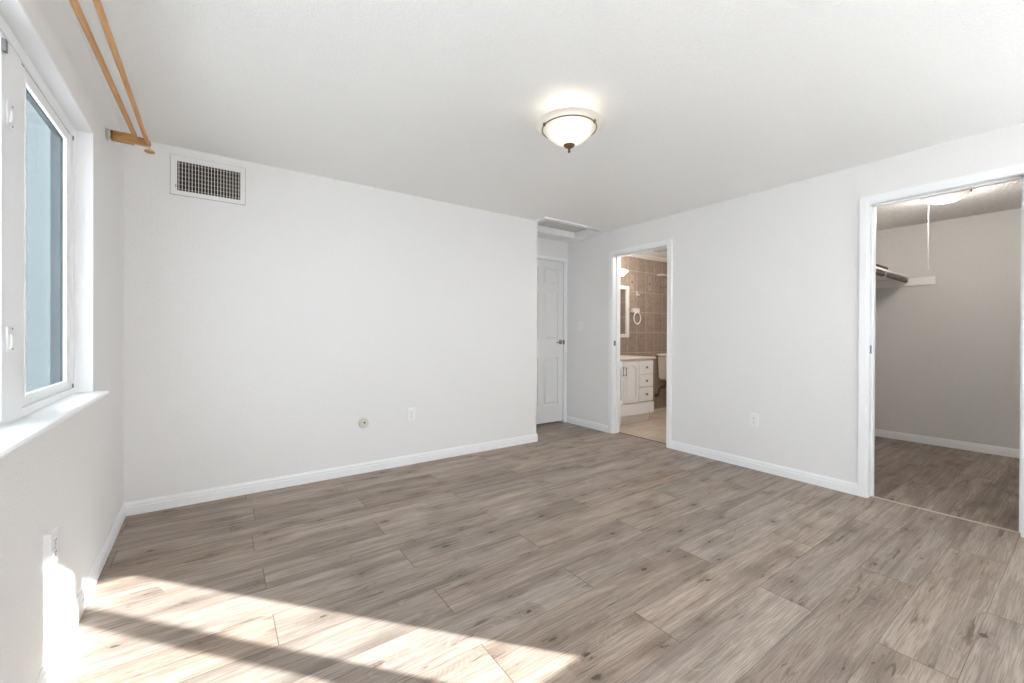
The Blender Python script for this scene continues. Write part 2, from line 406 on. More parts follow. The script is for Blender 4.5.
# ---- baseboards: a profiled strip
PROF = [(0, 0), (.013, 0), (.013, .052), (.010, .056), (.010, .070), (.006, .078), (.004, .086), (0, .086)]
def base_run(mb, a, b, nx, ny):
    """a,b: endpoints along the wall (xy); (nx,ny) into the room"""
    a = Vector((*a, 0)); b = Vector((*b, 0)); d = b-a
    mb.prism(PROF, lambda u, v, t: a + d*t + Vector((nx, ny, 0))*u + Vector((0, 0, v)), 0, 1)
mb = MB(); base_run(mb, (wx(D, 0), D), (EX+.010, D), 0, -1); base_run(mb, (EX, D-.006), (EX, AB), 1, 0)
struct(mb, 'baseboard_far', M_trim, 'white baseboard along the far wall', 'baseboard')
mb = MB(); base_run(mb, (wx(YB), YB), (wx(D-.0), D), 1, 0)
struct(mb, 'baseboard_left', M_trim, 'white baseboard along the left wall under the window', 'baseboard')
mb = MB(); base_run(mb, (R, CY1+.057), (R, BY0-.057), -1, 0)
struct(mb, 'baseboard_right', M_trim, 'white baseboard between the closet and bathroom doorways', 'baseboard')
mb = MB(); base_run(mb, (R, BY1+.057), (R, AB), -1, 0)
struct(mb, 'baseboard_alcove', M_trim, 'short white baseboard in the alcove beside the bathroom doorway', 'baseboard')
mb = MB(); base_run(mb, (CBX, -.6), (CBX, 1.6), -1, 0); base_run(mb, (R+TR, 1.6), (CBX, 1.6), 0, -1)
struct(mb, 'baseboard_closet', M_trim, 'white baseboard at the back of the closet', 'baseboard')
mb = MB(); base_run(mb, (EX, AB), (DX0-.055, AB), 0, -1)
struct(mb, 'baseboard_back', M_trim, 'short white baseboard left of the alcove door, hidden by the far wall', 'baseboard')

# ---- doorway casings
def doorway(idx, y0, y1, z1, label, strikez, w=.057):
    root = thing('trim_%d' % idx, (R, (y0+y1)/2, 0), label, 'door frame', None, 'structure')
    mb = MB(); f = .013
    def ring(o0, o1, th):
        mb.box(R-th, R, y1+o0, y1+o1, 0, z1+o1); mb.box(R-th, R, y0-o1, y0-o0, 0, z1+o1); mb.box(R-th, R, y0-o0, y1+o0, z1+o0, z1+o1)
    ring(.016, w, .016); ring(.003, .0165, .011)
    mb.build('casing', M_trim, root)
    mb = MB(); d = TR+.012
    mb.box(R-.002, R+d, y1, y1+.02, 0, z1+.02); mb.box(R-.002, R+d, y0-.02, y0, 0, z1+.02); mb.box(R-.002, R+d, y0, y1, z1, z1+.02)
    # door stop
    mb.box(R+.055, R+.09, y1-.011, y1, 0, z1); mb.box(R+.055, R+.09, y0, y0+.011, 0, z1); mb.box(R+.055, R+.09, y0, y1, z1-.011, z1)
    mb.build('jamb', M_trim, root)
    mb = MB(); mb.box(R+.012, R+.044, y1-.0025, y1, strikez-.03, strikez+.03)
    tag(mb.build('strike_plate', M_grey, root), 'dark metal latch plate')
doorway(1, BY0, BY1, BZ, 'white door frame of the bathroom doorway', 1.085)
doorway(2, CY0, CY1, CZ, 'white door frame of the closet doorway', 1.08)
mb = MB(); mb.box(R+.045, R+.062, CY0, CY1, 0, .006, .002)
struct(mb, 'trim_3', M_thresh, 'thin pale threshold strip across the closet doorway floor', 'threshold')
mb = MB(); mb.box(R+.108, R+.120, BY0, BY1, 0, .004, .001)
struct(mb, 'trim_4', M_pipe, 'thin dark joint where laminate meets bathroom tile', 'threshold')
# bathroom cornice
mb = MB(); poly = [(0, 0), (.012, 0), (.05, .045), (.05, .06), (0, .06)]
mb.prism(poly, lambda u, v, t: (t, BWY-u, H-.06+v), R+TR+.006, 6.6)
struct(mb, 'trim_5', M_porc, 'pale cornice between the bathroom tiles and ceiling', 'cornice')

# ---- alcove door
dr = thing('door_1', ((DX0+DX1)/2, AB, 0), 'white six panel door in the alcove with a nickel lever', 'door', None, 'structure')
mb = MB(); c = .055
def ring2(o0, o1, th):
    mb.box(DX0-o1, DX0-o0, AB-th, AB, 0, DZ+o1-.012); mb.box(DX1+o0, DX1+o1, AB-th, AB, 0, DZ+o1-.012); mb.box(DX0-o0, DX1+o0, AB-th, AB, DZ+o0*0, DZ+o1-.012)
ring2(0, c, .016)
mb.build('casing', M_trim, dr)
fy = AB+.004
mb = MB(); xs = [DX0+.004, DX0+.115, DX0+.325, DX0+.443, DX0+.653+.015, DX1-.004]
xs = [DX0+.004, 3.130, 3.368, 3.472, 3.710, DX1-.004]
zs = [.028, .262, .885, 1.120, 1.735, 1.845, 2.065, DZ-.004]
mb.box(xs[0], xs[1], fy, fy+.035, zs[0], zs[7]); mb.box(xs[4], xs[5], fy, fy+.035, zs[0], zs[7])
for a, b in ((1, 2), (3, 4), (5, 6)): mb.box(xs[2], xs[3], fy, fy+.035, zs[a], zs[b])
for a, b in ((0, 1), (2, 3), (4, 5), (6, 7)): mb.box(xs[1], xs[4], fy, fy+.035, zs[a], zs[b])
leaf = mb.build('door_leaf', M_door, dr)
for xa, xb in ((xs[1], xs[2]), (xs[3], xs[4])):
    for a, b in ((1, 2), (3, 4), (5, 6)):
        za, zb = zs[a], zs[b]; mb = MB()
        mb.box(xa, xb, fy+.012, fy+.030, za, zb)
        P = [(xa+.012, fy+.012, za+.012), (xb-.012, fy+.012, za+.012), (xb-.012, fy+.012, zb-.012), (xa+.012, fy+.012, zb-.012)]
        Q = [(xa+.032, fy+.003, za+.032), (xb-.032, fy+.003, za+.032), (xb-.032, fy+.003, zb-.032), (xa+.032, fy+.003, zb-.032)]
        mb.quadbox(P+Q); mb.build('door_panel', M_door, leaf)
mb = MB(); mb.lathe((3.758, fy, 1.088), [(0, -.014), (.022, -.013), (.030, -.008), (.032, 0)], 24, 'Y')
mb.lathe((3.758, fy, 1.088), [(.010, -.05), (.010, -.012)], 16, 'Y')
mb.tube([(3.758, fy-.045, 1.088), (3.73, fy-.052, 1.089), (3.69, fy-.05, 1.087), (3.655, fy-.045, 1.084)], [.012, .010, .009, .007], 12)
mb.build('door_handle', M_nickel, dr, True)
mb = MB(); mb.box(DX1-.004, DX1+.012, AB-.018, AB+.002, 1.055, 1.115); mb.build('strike_plate', M_nickel, dr)

# ================================================================== LEFT WINDOW
w1 = thing('window_1', (wx((WY0+WY1)/2), (WY0+WY1)/2, WZ0), 'wide white sliding window in the left wall', 'window', None, 'structure')
RD = .056
mb = MB(LW)                                   # painted lining of the recess
mb.box(-RD-.01, .002, WY1-.004, WY1+.008, WZ0, WZ1+.008); mb.box(-RD-.01, .002, WY0-.008, WY0+.004, WZ0, WZ1+.008)
mb.box(-RD-.01, .002, WY0, WY1, WZ1-.004, WZ1+.008); mb.build('window_lining', M_trim, w1)
mb = MB(LW)                                   # vinyl frame with tracks
fy1, fy0 = WY1-.004, WY0+.004
mb.box(-.070, -RD, fy1-.03, fy1, WZ0, WZ1-.004); mb.box(-.070, -RD, fy0, fy0+.03, WZ0, WZ1-.004)
mb.box(-.075, -RD, fy1-.045, fy1-.03, WZ0+.03, WZ1-.05)
mb.box(-.070, -RD, fy0+.03, fy1-.03, WZ1-.024, WZ1-.004)
mb.box(-RD-.006, -RD, fy0+.03, fy1-.03, WZ1-.045, WZ1-.024); mb.box(-.0905, -.0865, fy0+.03, fy1-.03, WZ1-.042, WZ1-.024)
mb.box(-.128, -RD+.004, fy0+.03, fy1-.03, WZ0, WZ0+.022)
mb.box(-RD-.004, -RD+.004, fy0+.03, fy1-.03, WZ0+.022, WZ0+.034); mb.box(-.092, -.088, fy0+.03, fy1-.03, WZ0+.022, WZ0+.036)
mb.build('window_frame', M_vinyl, w1)
mb = MB(LW)
mb.box(-.129, -.0705, fy1-.028, fy1, WZ0+.024, WZ1-.004); mb.box(-.129, -.0705, fy0, fy0+.028, WZ0+.024, WZ1-.004); mb.box(-.129, -.0705, fy0+.028, fy1-.028, WZ1-.034, WZ1-.004)
tag(mb.build('outside_frame', M_clad, w1), 'grey outer frame seen through the glass')
mb = MB(LW)
for z0, z1 in ((WZ1-.066, WZ1-.048), (WZ0+.034, WZ0+.052)): mb.box(-RD-.001, -RD+.003, fy1-.049, fy1-.043, z0, z1)
tag(mb.build('corner_clip', M_grey, w1), 'small dark corner clip')
def sash(ya, yb, w0, w1_, za, zb, st0, st1, name='window_sash'):
    def rails(mb, w0, w1_, bv):
        mb.box(w0, w1_, ya, ya+st0, za, zb, bv); mb.box(w0, w1_, yb-st1, yb, za, zb, bv)
        mb.box(w0, w1_, ya+st0, yb-st1, za, za+.042); mb.box(w0, w1_, ya+st0, yb-st1, zb-.042, zb)
        return mb
    wm = w1_-.009
    mb = rails(MB(LW), wm, w1_, .002)
    # inner glazing bead, slightly proud
    b = .005
    mb.box(wm+.001, w1_+.003, ya+st0, ya+st0+b, za+.042, zb-.042); mb.box(wm+.001, w1_+.003, yb-st1-b, yb-st1, za+.042, zb-.042)
    mb.box(wm+.001, w1_+.003, ya+st0+b, yb-st1-b, za+.042, za+.042+b); mb.box(wm+.001, w1_+.003, ya+st0+b, yb-st1-b, zb-.042-b, zb-.042)
    s = mb.build(name, M_vinyl, w1)
    mb = MB(LW); m_ = wm-.0035
    mb.box(m_-.003, m_+.003, ya+st0-.002, yb-st1+.002, za+.04, zb-.04); mb.build('window_pane', M_tint, s)
    tag(rails(MB(LW), w0, wm-.0072, 0).build('outer_cladding', M_clad, s), 'grey outer face of the sash')
    return s
SZ0, SZ1 = WZ0+.024, WZ1-.046
sash(1.975, 2.666, -.086, -.064, SZ0, SZ1+.002, .107, .072)
sash(1.18, 1.86, -.122, -.098, SZ0, SZ1+.002, .05, .03)
sash(.455, 1.205, -.086, -.064, SZ0, SZ1+.002, .06, .05)
sash(-.31, .48, -.122, -.098, SZ0, SZ1+.002, .05, .05)
mb = MB(LW); mb.box(-.086, -.047, 1.822, 1.990, SZ0-.002, SZ1-.022, .003)   # broad meeting stile
post = mb.build('meeting_stile', M_vinyl, w1)
for z in (1.82, 1.155):
    mb = MB(LW); mb.box(-.047, -.041, 1.848, 1.902, z-.038, z+.038, .003)
    lk = mb.build('window_lock', M_plate, post)
    mb = MB(LW); mb.tube([(-.041, 1.872, z+.012), (-.038, 1.864, z+.006), (-.037, 1.859, z-.008), (-.037, 1.858, z-.022), (-.040, 1.854, z-.030)], [.003, .003, .0035, .0035, .003], 8)
    mb.build('lock_lever', M_vinyl, lk, True)
    mb = MB(LW)
    for q in (-.03, .03): mb.lathe((-.0412, 1.886, z+q), [(0, .0012), (.0035, .001), (.0035, 0)], 10, 'X')
    mb.build('screw', M_grey, lk)
mb = MB(LW); mb.box(-.0475, -.038, 1.823, 1.838, SZ1-.075, SZ1-.040); mb.build('stop_block', M_grey, w1)
mb = MB(LW); mb.box(-.1, -.052, 1.83, 1.98, SZ1-.022, SZ1-.018); mb.build('stile_cap', M_dark, w1)
# stool and apron
mb = MB(LW); mb.prism([(-RD-.004, .878), (.044, .878), (.052, .884), (.054, .892), (.050, .899), (.042, .902), (-RD-.004, .902)], lambda u, v, t: (u, t, v), WY0-.03, WY1-.001)
mb.prism([(.0, .878), (.044, .878), (.052, .884), (.054, .892), (.050, .899), (.042, .902), (.0, .902)], lambda u, v, t: (u, t, v), WY1-.001, WY1+.024)
mb.build('window_sill', M_trim, w1)
mb = MB(LW); mb.prism([(0, .845), (.012, .852), (.026, .872), (.034, .878), (0, .878)], lambda u, v, t: (u, t, v), WY0-.02, WY1+.012)
mb.build('sill_moulding', M_trim, w1)

# ---- window behind the camera (lets the sun in)
w2 = thing('window_2', ((BX0+BX1)/2, YB, BZ0), 'small two pane window behind the viewer, throwing the sunlight patch', 'window', None, 'structure')
mb = MB(); mb.box(2.320, 2.426, YB-.028, YB-.004, BZ0, BZ1); mb.build('mullion', M_vinyl, w2)
for a, b in ((BX0, 2.320), (2.426, BX1)):
    mb = MB(); mb.box(a, b, YB-.018, YB-.014, BZ0, BZ1); mb.build('window_pane', M_glass, w2)
mb = MB(); e = .055
lip = .016; mb.box(BX0-e, BX0-lip, YB, YB+.015, BZ0-e, BZ1+e); mb.box(BX1, BX1+e, YB, YB+.015, BZ0-e, BZ1+e); mb.box(BX0-lip, BX1, YB, YB+.015, BZ1, BZ1+e); mb.box(BX0-lip, BX1, YB, YB+.012, BZ0-e, BZ0-lip)
mb.build('casing', M_trim, w2)

# ---- made-up windows behind the camera, blinds drawn: added soft light for the left wall
M_fillblind = bpy.data.materials.new('fill_blind_fabric'); M_fillblind.use_nodes = True; nt_ = M_fillblind.node_tree; nt_.nodes.clear()
o_ = nt_.nodes.new('ShaderNodeOutputMaterial'); a_ = nt_.nodes.new('ShaderNodeMixShader'); t_ = nt_.nodes.new('ShaderNodeBsdfTranslucent'); d_ = nt_.nodes.new('ShaderNodeBsdfDiffuse')
t_.inputs[0].default_value = (.9, .9, .9, 1); d_.inputs[0].default_value = (.85, .85, .85, 1); a_.inputs[0].default_value = .6
nt_.links.new(d_.outputs[0], a_.inputs[1]); nt_.links.new(t_.outputs[0], a_.inputs[2]); nt_.links.new(a_.outputs[0], o_.inputs[0])
for nm, SX0, SX1, SZA, SZB, tx in (('fill_window_1', .15, 1.70, .80, 2.10, 'wide added fill light window behind the viewer with a drawn white blind'),
                                ('fill_window_2', 2.93, 3.72, .80, 2.10, 'narrow added fill light window behind the viewer near the closet with a drawn white blind')):
    w_fill = thing(nm, ((SX0+SX1)/2, YB, SZA), tx, 'window', None, 'structure')
    mb = MB(); mb.box(SX0-e, SX0, YB, YB+.015, SZA-e, SZB+e); mb.box(SX1, SX1+e, YB, YB+.015, SZA-e, SZB+e); mb.box(SX0, SX1, YB, YB+.015, SZB, SZB+e); mb.box(SX0, SX1, YB, YB+.02, SZA-e, SZA)
    mb.build('casing', M_trim, w_fill)
    mb = MB(); mb.box(SX0+.002, SX1-.002, YB-.012, YB-.0115, SZA+.03, SZB-.04); mb.build('fill_blind', M_fillblind, w_fill)
    mb = MB(); mb.tube([(SX0+.002, YB-.012, SZB-.025), (SX1-.002, YB-.012, SZB-.025)], .02, 14); mb.box(SX0+.002, SX1-.002, YB-.016, YB-.008, SZA+.005, SZA+.03); mb.build('fill_blind_roller', M_plate, w_fill)

# ---- outdoors
mb = MB(); mb.box(-14, -.64, -14, 16, -.35, -.25); mb.box(-.64, 12, -14, YB-.16, -.35, -.25)
struct(mb, 'ground', M_ground, 'pale concrete yard outside the windows', 'ground')
mb = MB(); mb.box(-7, 2.5, 10, 10.3, -.25, 10)
o = struct(mb, 'wall_outside', M_stucco, 'blue grey outside wall seen through the left window', 'wall')

# ================================================================== CEILING LIGHT
LC = Vector((1.606, 1.734, 0))
cl = thing('ceiling_light', (LC.x, LC.y, H), 'lit alabaster glass bowl ceiling light with brass ring in the middle of the room', 'ceiling light')
mb = MB(); mb.lathe(LC, [(0, H), (.062, H), (.064, H-.012), (.05, H-.022), (.02, H-.03), (.012, H-.035), (.012, 2.25), (0, 2.25)], 32); mb.build('canopy', M_plate, cl, True)
bulb = (LC.x-.03, LC.y-.03, 2.315)
M_bowl = bowl_glass('alabaster_lit', (1, .86, .70), 1.0, .16, bulb)
prof = [(0, 2.240), (.03, 2.241), (.055, 2.250), (.080, 2.265), (.105, 2.284), (.127, 2.304), (.140, 2.320), (.147, 2.332), (.160, 2.343), (.186, 2.351)]
inner = [(r-.004 if r > .01 else 0, z+.004) for r, z in prof][::-1]
mb = MB(); mb.lathe(LC, prof + inner, 64); bowl = mb.build('glass_bowl', M_bowl, cl, True)
mb = MB(); mb.tube([(LC.x+.1515*math.cos(a), LC.y+.1515*math.sin(a), 2.329) for a in [2*PI*i/64 for i in range(64)]], .0034, 10, True); ring_o = mb.build('ring', M_bronze, cl, True)
d0 = math.atan2(-LC.y, -LC.x)
for k in range(3):
    a = d0 + math.radians(62) + k*2*PI/3
    if k == 2: a = d0 - math.radians(62)
    if k == 1: a = d0 + PI
    mb = MB(); c_ = LC + Vector((.154*math.cos(a), .154*math.sin(a), 0))
    mb.lathe(c_, [(0, 2.318), (.005, 2.320), (.008, 2.326), (.008, 2.333), (.005, 2.339), (0, 2.342)], 14); mb.build('ring_clip', M_bronze, ring_o, True)
mb = MB(); mb.lathe(LC, [(0, 2.242), (.031, 2.242), (.032, 2.238), (.026, 2.231), (.014, 2.224), (.006, 2.219), (.005, 2.212), (.008, 2.207), (.008, 2.202), (.004, 2.198), (0, 2.197)], 32)
mb.build('finial', M_bronze, cl, True)
def point(name, loc, e, r, col, parent=None):
    l = bpy.data.lights.new(name, 'POINT'); l.energy = e; l.shadow_soft_size = r; l.color = col
    o = bpy.data.objects.new(name, l); COL.objects.link(o); o.location = loc; return o
point('ceiling_bulb', (LC.x, LC.y, 2.375), .2, .03, (1, .88, .74))

# ================================================================== CURTAIN ROD
cr = thing('curtain_rod', (wx(3.03), 3.03, 2.225), 'honey wood double curtain rod on a bracket high beside the window', 'curtain rod')
def bracket(y, short=False):
    x0 = wx(y); xe = -.322
    mb = MB(); mb.box(x0+.0185, x0+.030, y-.017, y+.017, 2.199, 2.246, .001)
    b = mb.build('bracket', M_oakx, cr)
    mb2 = MB(); mb2.box(x0+.0005, x0+.006, y-.021, y+.021, 2.196, 2.250, .001); mb2.box(x0+.006, x0+.018, y-.019, y-.016, 2.200, 2.206); mb2.box(x0+.006, x0+.018, y-.019, y-.016, 2.240, 2.246)
    tag(mb2.build('mounting_plate', M_steel, b), 'galvanised steel wall plate')
    mb = MB(); zb, zt = 2.199, 2.246
    mb.box(x0+.022, x0+.028, y-.017, y+.017, zb, zt)                    # box-like arm with a routed slot
    mb.box(x0+.028, x0+.110, y-.017, y+.017, zb, zb+.009); mb.box(x0+.028, x0+.110, y-.017, y+.017, zt-.009, zt); mb.box(x0+.028, x0+.075, y-.006, y+.017, zb+.009, zt-.009)
    mb.build('arm_housing', M_oakx, b)
    mb = MB(); mb.prism([(x0+.066, 2.212), (x0+.071, 2.208), (-.372, 2.199), (xe-.004, 2.197), (xe+.012, 2.201), (xe+.017, 2.212), (xe+.014, 2.226), (xe+.002, 2.230), (-.340, 2.236), (x0+.071, 2.237), (x0+.066, 2.233)], lambda u, v, t: (u, t, v), y-.022, y-.004)
    mb.build('slide_arm', M_oakx, b)
    for xx in (-.3225,):
        mb = MB(); mb.lathe((xx, y-.001, 2.2135), [(.0125, -.026), (.014, -.024), (.014, -.014), (0, -.014)], 20, 'Y'); mb.build('rod_cup', M_oakx, b, True)
    mb = MB(); mb.lathe((-.312, y-.004, 0), [(0, 2.168), (.018, 2.168), (.023, 2.171), (.023, 2.177), (.017, 2.181), (.008, 2.183), (0, 2.183)], 24); mb.build('thumb_knob', M_oakx, b, True)
    mb = MB(); mb.lathe((-.312, y-.004, 0), [(.004, 2.182), (.004, 2.203)], 12); mb.build('knob_screw', M_steel, b, True)
bracket(3.03); bracket(.95)
mb = MB(); mb.tube([(-.3625, 3.008, 2.2155), (-.384, .93, 2.2155)], .0108, 20); mb.build('rod', M_oak, cr, True)
mb = MB(); mb.tube([(-.3195, 3.008, 2.2155), (-.3120, .93, 2.2155)], .0104, 20); mb.build('rod', M_oak, cr, True)

# ================================================================== VENT
vt = thing('wall_vent', (-.055, D, 2.25), 'white metal air register with dark louvres high on the far wall', 'vent')
vx0, vx1, vz0, vz1 = -.268, .156, 2.117, 2.383; gx0, gx1, gz0, gz1 = -.232, .126, 2.146, 2.346
mb = MB(); f_ = lambda y0, y1: None
mb.box(vx0, gx0, D-.007, D, vz0, vz1, .0015); mb.box(gx1, vx1, D-.007, D, vz0, vz1, .0015); mb.box(gx0, gx1, D-.007, D, vz0, gz0); mb.box(gx0, gx1, D-.007, D, gz1, vz1)
mb.build('vent_frame', M_wall, vt)
mb = MB(); shw = .0022; mb.box(vx0-shw, vx0+.01, D-.003, D, vz0-shw, vz1+shw); mb.box(vx1-.01, vx1+shw, D-.003, D, vz0-shw, vz1+shw); mb.box(vx0+.01, vx1-.01, D-.003, D, vz1-.005, vz1+shw); mb.box(vx0+.01, vx1-.01, D-.003, D, vz0-shw, vz0+.005)  # dark rim standing in for the thin shadow line round the vent frame
mb.build('shadow_outline', M_grey, vt)
mb = MB(); n = 20
for i in range(n):
    x = gx0 + (gx1-gx0)*(i+.5)/n
    mb.quadbox([(x-.0014, D-.0065, gz0), (x+.0014, D-.0065, gz0), (x+.0020, D-.0035, gz0), (x-.0008, D-.0035, gz0), (x-.0014, D-.0065, gz1), (x+.0014, D-.0065, gz1), (x+.0020, D-.0035, gz1), (x-.0008, D-.0035, gz1)])
mb.build('vertical_fins', M_wall, vt)
mb = MB()
for i in range(7):
    z = gz0 + (gz1-gz0)*(i+.5)/7
    mb.box(gx0, gx1, D-.0032, D-.0016, z-.0028, z+.0028)
tag(mb.build('rear_louvres', noisy('louvre_beige', sr(150, 138, 120), sr(126, 114, 98), 20), vt), 'dim beige horizontal louvres')
mb = MB(); mb.box(gx0, gx1, D-.0012, D-.0002, gz0, gz1); mb.build('duct_opening', M_duct, vt)
mb = MB(); mb.box(gx0-.010, gx0-.004, D-.014, D-.006, 2.176, 2.182); mb.box(gx0-.010, gx0-.004, D-.014, D-.006, 2.166, 2.171); mb.build('damper_lever', M_grey, vt)

# ================================================================== OUTLETS, SWITCH, CABLE PLATE
def plate_on(name, loc, ux, un, label, cat, kind='outlet', th=.006, w=.070, h=.115, group=None):
    if kind == 'outlet': group = 'electrical outlets on the walls'
    ux, un, c = Vector(ux), Vector(un), Vector(loc)
    fn = lambda v: c + ux*v.x + un*v.y + Vector((0, 0, v.z))
    root = thing(name, loc, label, cat, group)
    mb = MB(fn); mb.box(-w/2, w/2, 0, th, -h/2, h/2, min(.0022, th/3)); mb.build('cover_plate', M_plate, root)
    if kind == 'outlet':
        for z in (.0195, -.0195):
            mb = MB(fn); mb.box(-.0165, .0165, th-.0002, th+.0018, z-.014, z+.014, .001); s = mb.build('socket', M_plate, root)
            mb = MB(fn); mb.box(-.0078, -.0056, th+.0016, th+.0022, z+.001, z+.009); mb.box(.0056, .0078, th+.0016, th+.0022, z+.001, z+.009)
            mb.box(-.0025, .0025, th+.0016, th+.0022, z-.010, z-.005); mb.build('slots', M_dark, s)
        mb = MB(fn); mb.box(-.0025, .0025, th-.0002, th+.001, -.0025, .0025, .0005); mb.build('screw', M_grey, root)
    if kind == 'switch':
        mb = MB(fn); mb.box(-.005, .005, th, th+.001, -.012, .012); mb.build('toggle_slot', M_beigeplate, root)
        mb = MB(fn); mb.quadbox([(-.0035, th, -.002), (.0035, th, -.002), (.0035, th, .008), (-.0035, th, .008), (-.003, th+.010, .005), (.003, th+.010, .005), (.003, th+.010, .011), (-.003, th+.010, .011)]); mb.build('toggle', M_plate, root)
        mb = MB(fn)
        for z in (-.03, .03):
            mb = MB(fn); mb.box(-.002, .002, th, th+.0006, z-.002, z+.002); mb.build('screw', M_grey, root)
    return root
plate_on('electrical_outlet', (1.432, D, .452), (1, 0, 0), (0, -1, 0), 'white duplex outlet on the far wall right of the round cable plate', 'outlet')
plate_on('electrical_outlet', (R, 1.778, .434), (0, 1, 0), (-1, 0, 0), 'white duplex outlet on the right wall between the doorways', 'outlet')
plate_on('electrical_outlet', (wx(2.02), 2.02, .455), (0, 1, 0), (1, 0, 0), 'thick white outlet plate on the left wall under the window', 'outlet', th=.020)
plate_on('light_switch', (R, 3.945, 1.30), (0, 1, 0), (-1, 0, 0), 'white light switch in the alcove beside the bathroom doorway', 'switch', 'switch')
cp = thing('cable_plate', (1.010, D, .424), 'round ivory cable cover plate low on the far wall', 'cable plate')
mb = MB(); mb.lathe((1.010, D, .424), [(0, -.010), (.030, -.010), (.040, -.007), (.044, 0)], 40, 'Y'); mb.build('cover_plate', M_beigeplate, cp, True)
mb = MB(); mb.lathe((1.014, D, .427), [(0, -.016), (.004, -.016), (.007, -.014), (.007, -.009), (.012, -.0095)], 14, 'Y'); mb.build('cable_jack', M_dark, cp, True)

# ================================================================== ATTIC HATCH
ah = thing('attic_hatch', ((HX0+HX1)/2, (HY0+HY1)/2, H), 'recessed attic hatch with white trim in the alcove ceiling', 'hatch')
mb = MB(); z0 = H-.016
mb.box(2.832, R, HY0-.042, HY0, z0, H, .001); mb.box(2.832, R, HY1, 4.085, z0, H, .001)
mb.box(2.832, HX0, HY0, D-.001, z0, H); mb.box(EX, HX0, D, HY1, z0, H); mb.box(HX1, R, HY0, HY1, z0, H)
mb.build('hatch_trim', M_trim, ah)
mb = MB(); e = .012
mb.box(HX0, HX0+e, HY0, HY1, z0, H+.06); mb.box(HX1-e, HX1, HY0, HY1, z0, H+.06); mb.box(HX0+e, HX1-e, HY0, HY0+e, z0, H+.06); mb.box(HX0+e, HX1-e, HY1-e, HY1, z0, H+.06)
mb.build('hatch_lining', M_trim, ah)
mb = MB(); mb.box(HX0+.002, HX1-.002, HY0+.002, HY1-.002, H+.063, H+.08); mb.build('hatch_panel', M_closet, ah)

# ================================================================== CLOSET
sy = 1.283
cs = thing('closet_shelf', (CBX, 1.59, 1.75), 'white closet shelf with cleats on the closet side wall', 'shelf')
mb = MB(); mb.box(R+TR+.01, CBX-.002, sy-.012, 1.598, 1.834, 1.854, .001); mb.build('shelf_board', M_shelf, cs)
mb = MB(); mb.box(CBX-.018, CBX, 1.062, 1.60, 1.748, 1.833, .001); mb.box(R+TR+.01, CBX-.019, 1.584, 1.60, 1.748, 1.833); mb.build('cleat', M_shelf, cs)
cro = thing('closet_rod', (CBX-.02, sy+.012, 1.80), 'dark wooden hanging rod under the closet shelf', 'closet rod')
mb = MB(); mb.tube([(R+TR+.01, sy+.012, 1.803), (CBX-.019, sy+.012, 1.803)], .0165, 20); mb.build('rod', M_darkwood, cro, True)
mb = MB(); X_ = 5.50
mb.tube([(X_, sy-.006, 1.838), (X_, sy-.010, 1.81), (X_, sy-.006, 1.784), (X_, sy+.012, 1.776), (X_, sy+.032, 1.784), (X_, sy+.036, 1.80)], .005, 10); tag(mb.build('rod_hook', M_white, cro, True), 'white wire hook')
bx = thing('storage_box', (5.45, sy+.07, 1.854), 'low dark wooden tray lying on the closet shelf', 'tray')
mb = MB(); a0, a1, b0, b1 = 5.30, 5.66, sy+.01, sy+.15
mb.box(a0, a1, b0, b1, 1.8545, 1.860); mb.build('tray_base', M_darkwood, bx)
mb = MB(); mb.box(a0, a1, b0, b0+.01, 1.860, 1.892); mb.box(a0, a1, b1-.01, b1, 1.860, 1.892); mb.box(a0, a0+.01, b0+.01, b1-.01, 1.860, 1.892); mb.box(a1-.01, a1, b0+.01, b1-.01, 1.860, 1.892)
mb.build('tray_sides', M_darkwood, bx)
wb = MB(); wb.box(5.02, 5.27, sy+.01, sy+.14, 1.8545, 1.893, .003)
wb.lathe((5.275, sy+.07, 1.874), [(0, -.006), (.008, -.006), (.008, 0), (0, .001)], 12, 'X')
tag(wb.build('cardboard_box', M_shelf), 'small pale carton beside the dark tray on the closet shelf', 'box')
CLX, CLY = 5.10, .80; CH = H-.01
kl = thing('ceiling_light', (CLX, CLY, CH), 'lit flush glass dome light on the closet ceiling', 'ceiling light')
mb = MB(); mb.lathe((CLX, CLY, 0), [(0, CH), (.175, CH), (.175, CH-.012), (.16, CH-.018), (0, CH-.018)], 40); mb.build('base_pan', M_bronze, kl, True)
M_dome = bowl_glass('closet_dome_lit', (1, .90, .76), .8, .3, (CLX, CLY, CH-.06))
mb = MB(); mb.lathe((CLX, CLY, 0), [(.15, CH-.0185), (.155, CH-.03), (.148, CH-.05), (.12, CH-.075), (.08, CH-.092), (.04, CH-.099), (0, CH-.101)], 48); mb.build('glass_dome', M_dome, kl, True)
for k in range(3):
    a = math.radians(150+k*120); mb = MB(); c_ = Vector((CLX+.157*math.cos(a), CLY+.157*math.sin(a), 0))
    mb.lathe(c_, [(0, CH-.05), (.007, CH-.047), (.007, CH-.025), (.01, CH-.018)], 12); mb.build('dome_clip', M_bronze, kl, True)
mb = MB(); mb.tube([(5.205, .915, CH-.018), (5.205, .917, 2.1), (5.205, .916, 1.80)], .0018, 8); mb.lathe((5.205, .916, 0), [(0, 1.782), (.006, 1.785), (.005, 1.798), (0, 1.802)], 12)
tag(mb.build('pull_cord', M_string, kl), 'thin pale pull cord')
point('closet_bulb', (CLX, CLY, CH-.16), 12, .08, (1, .93, .85))

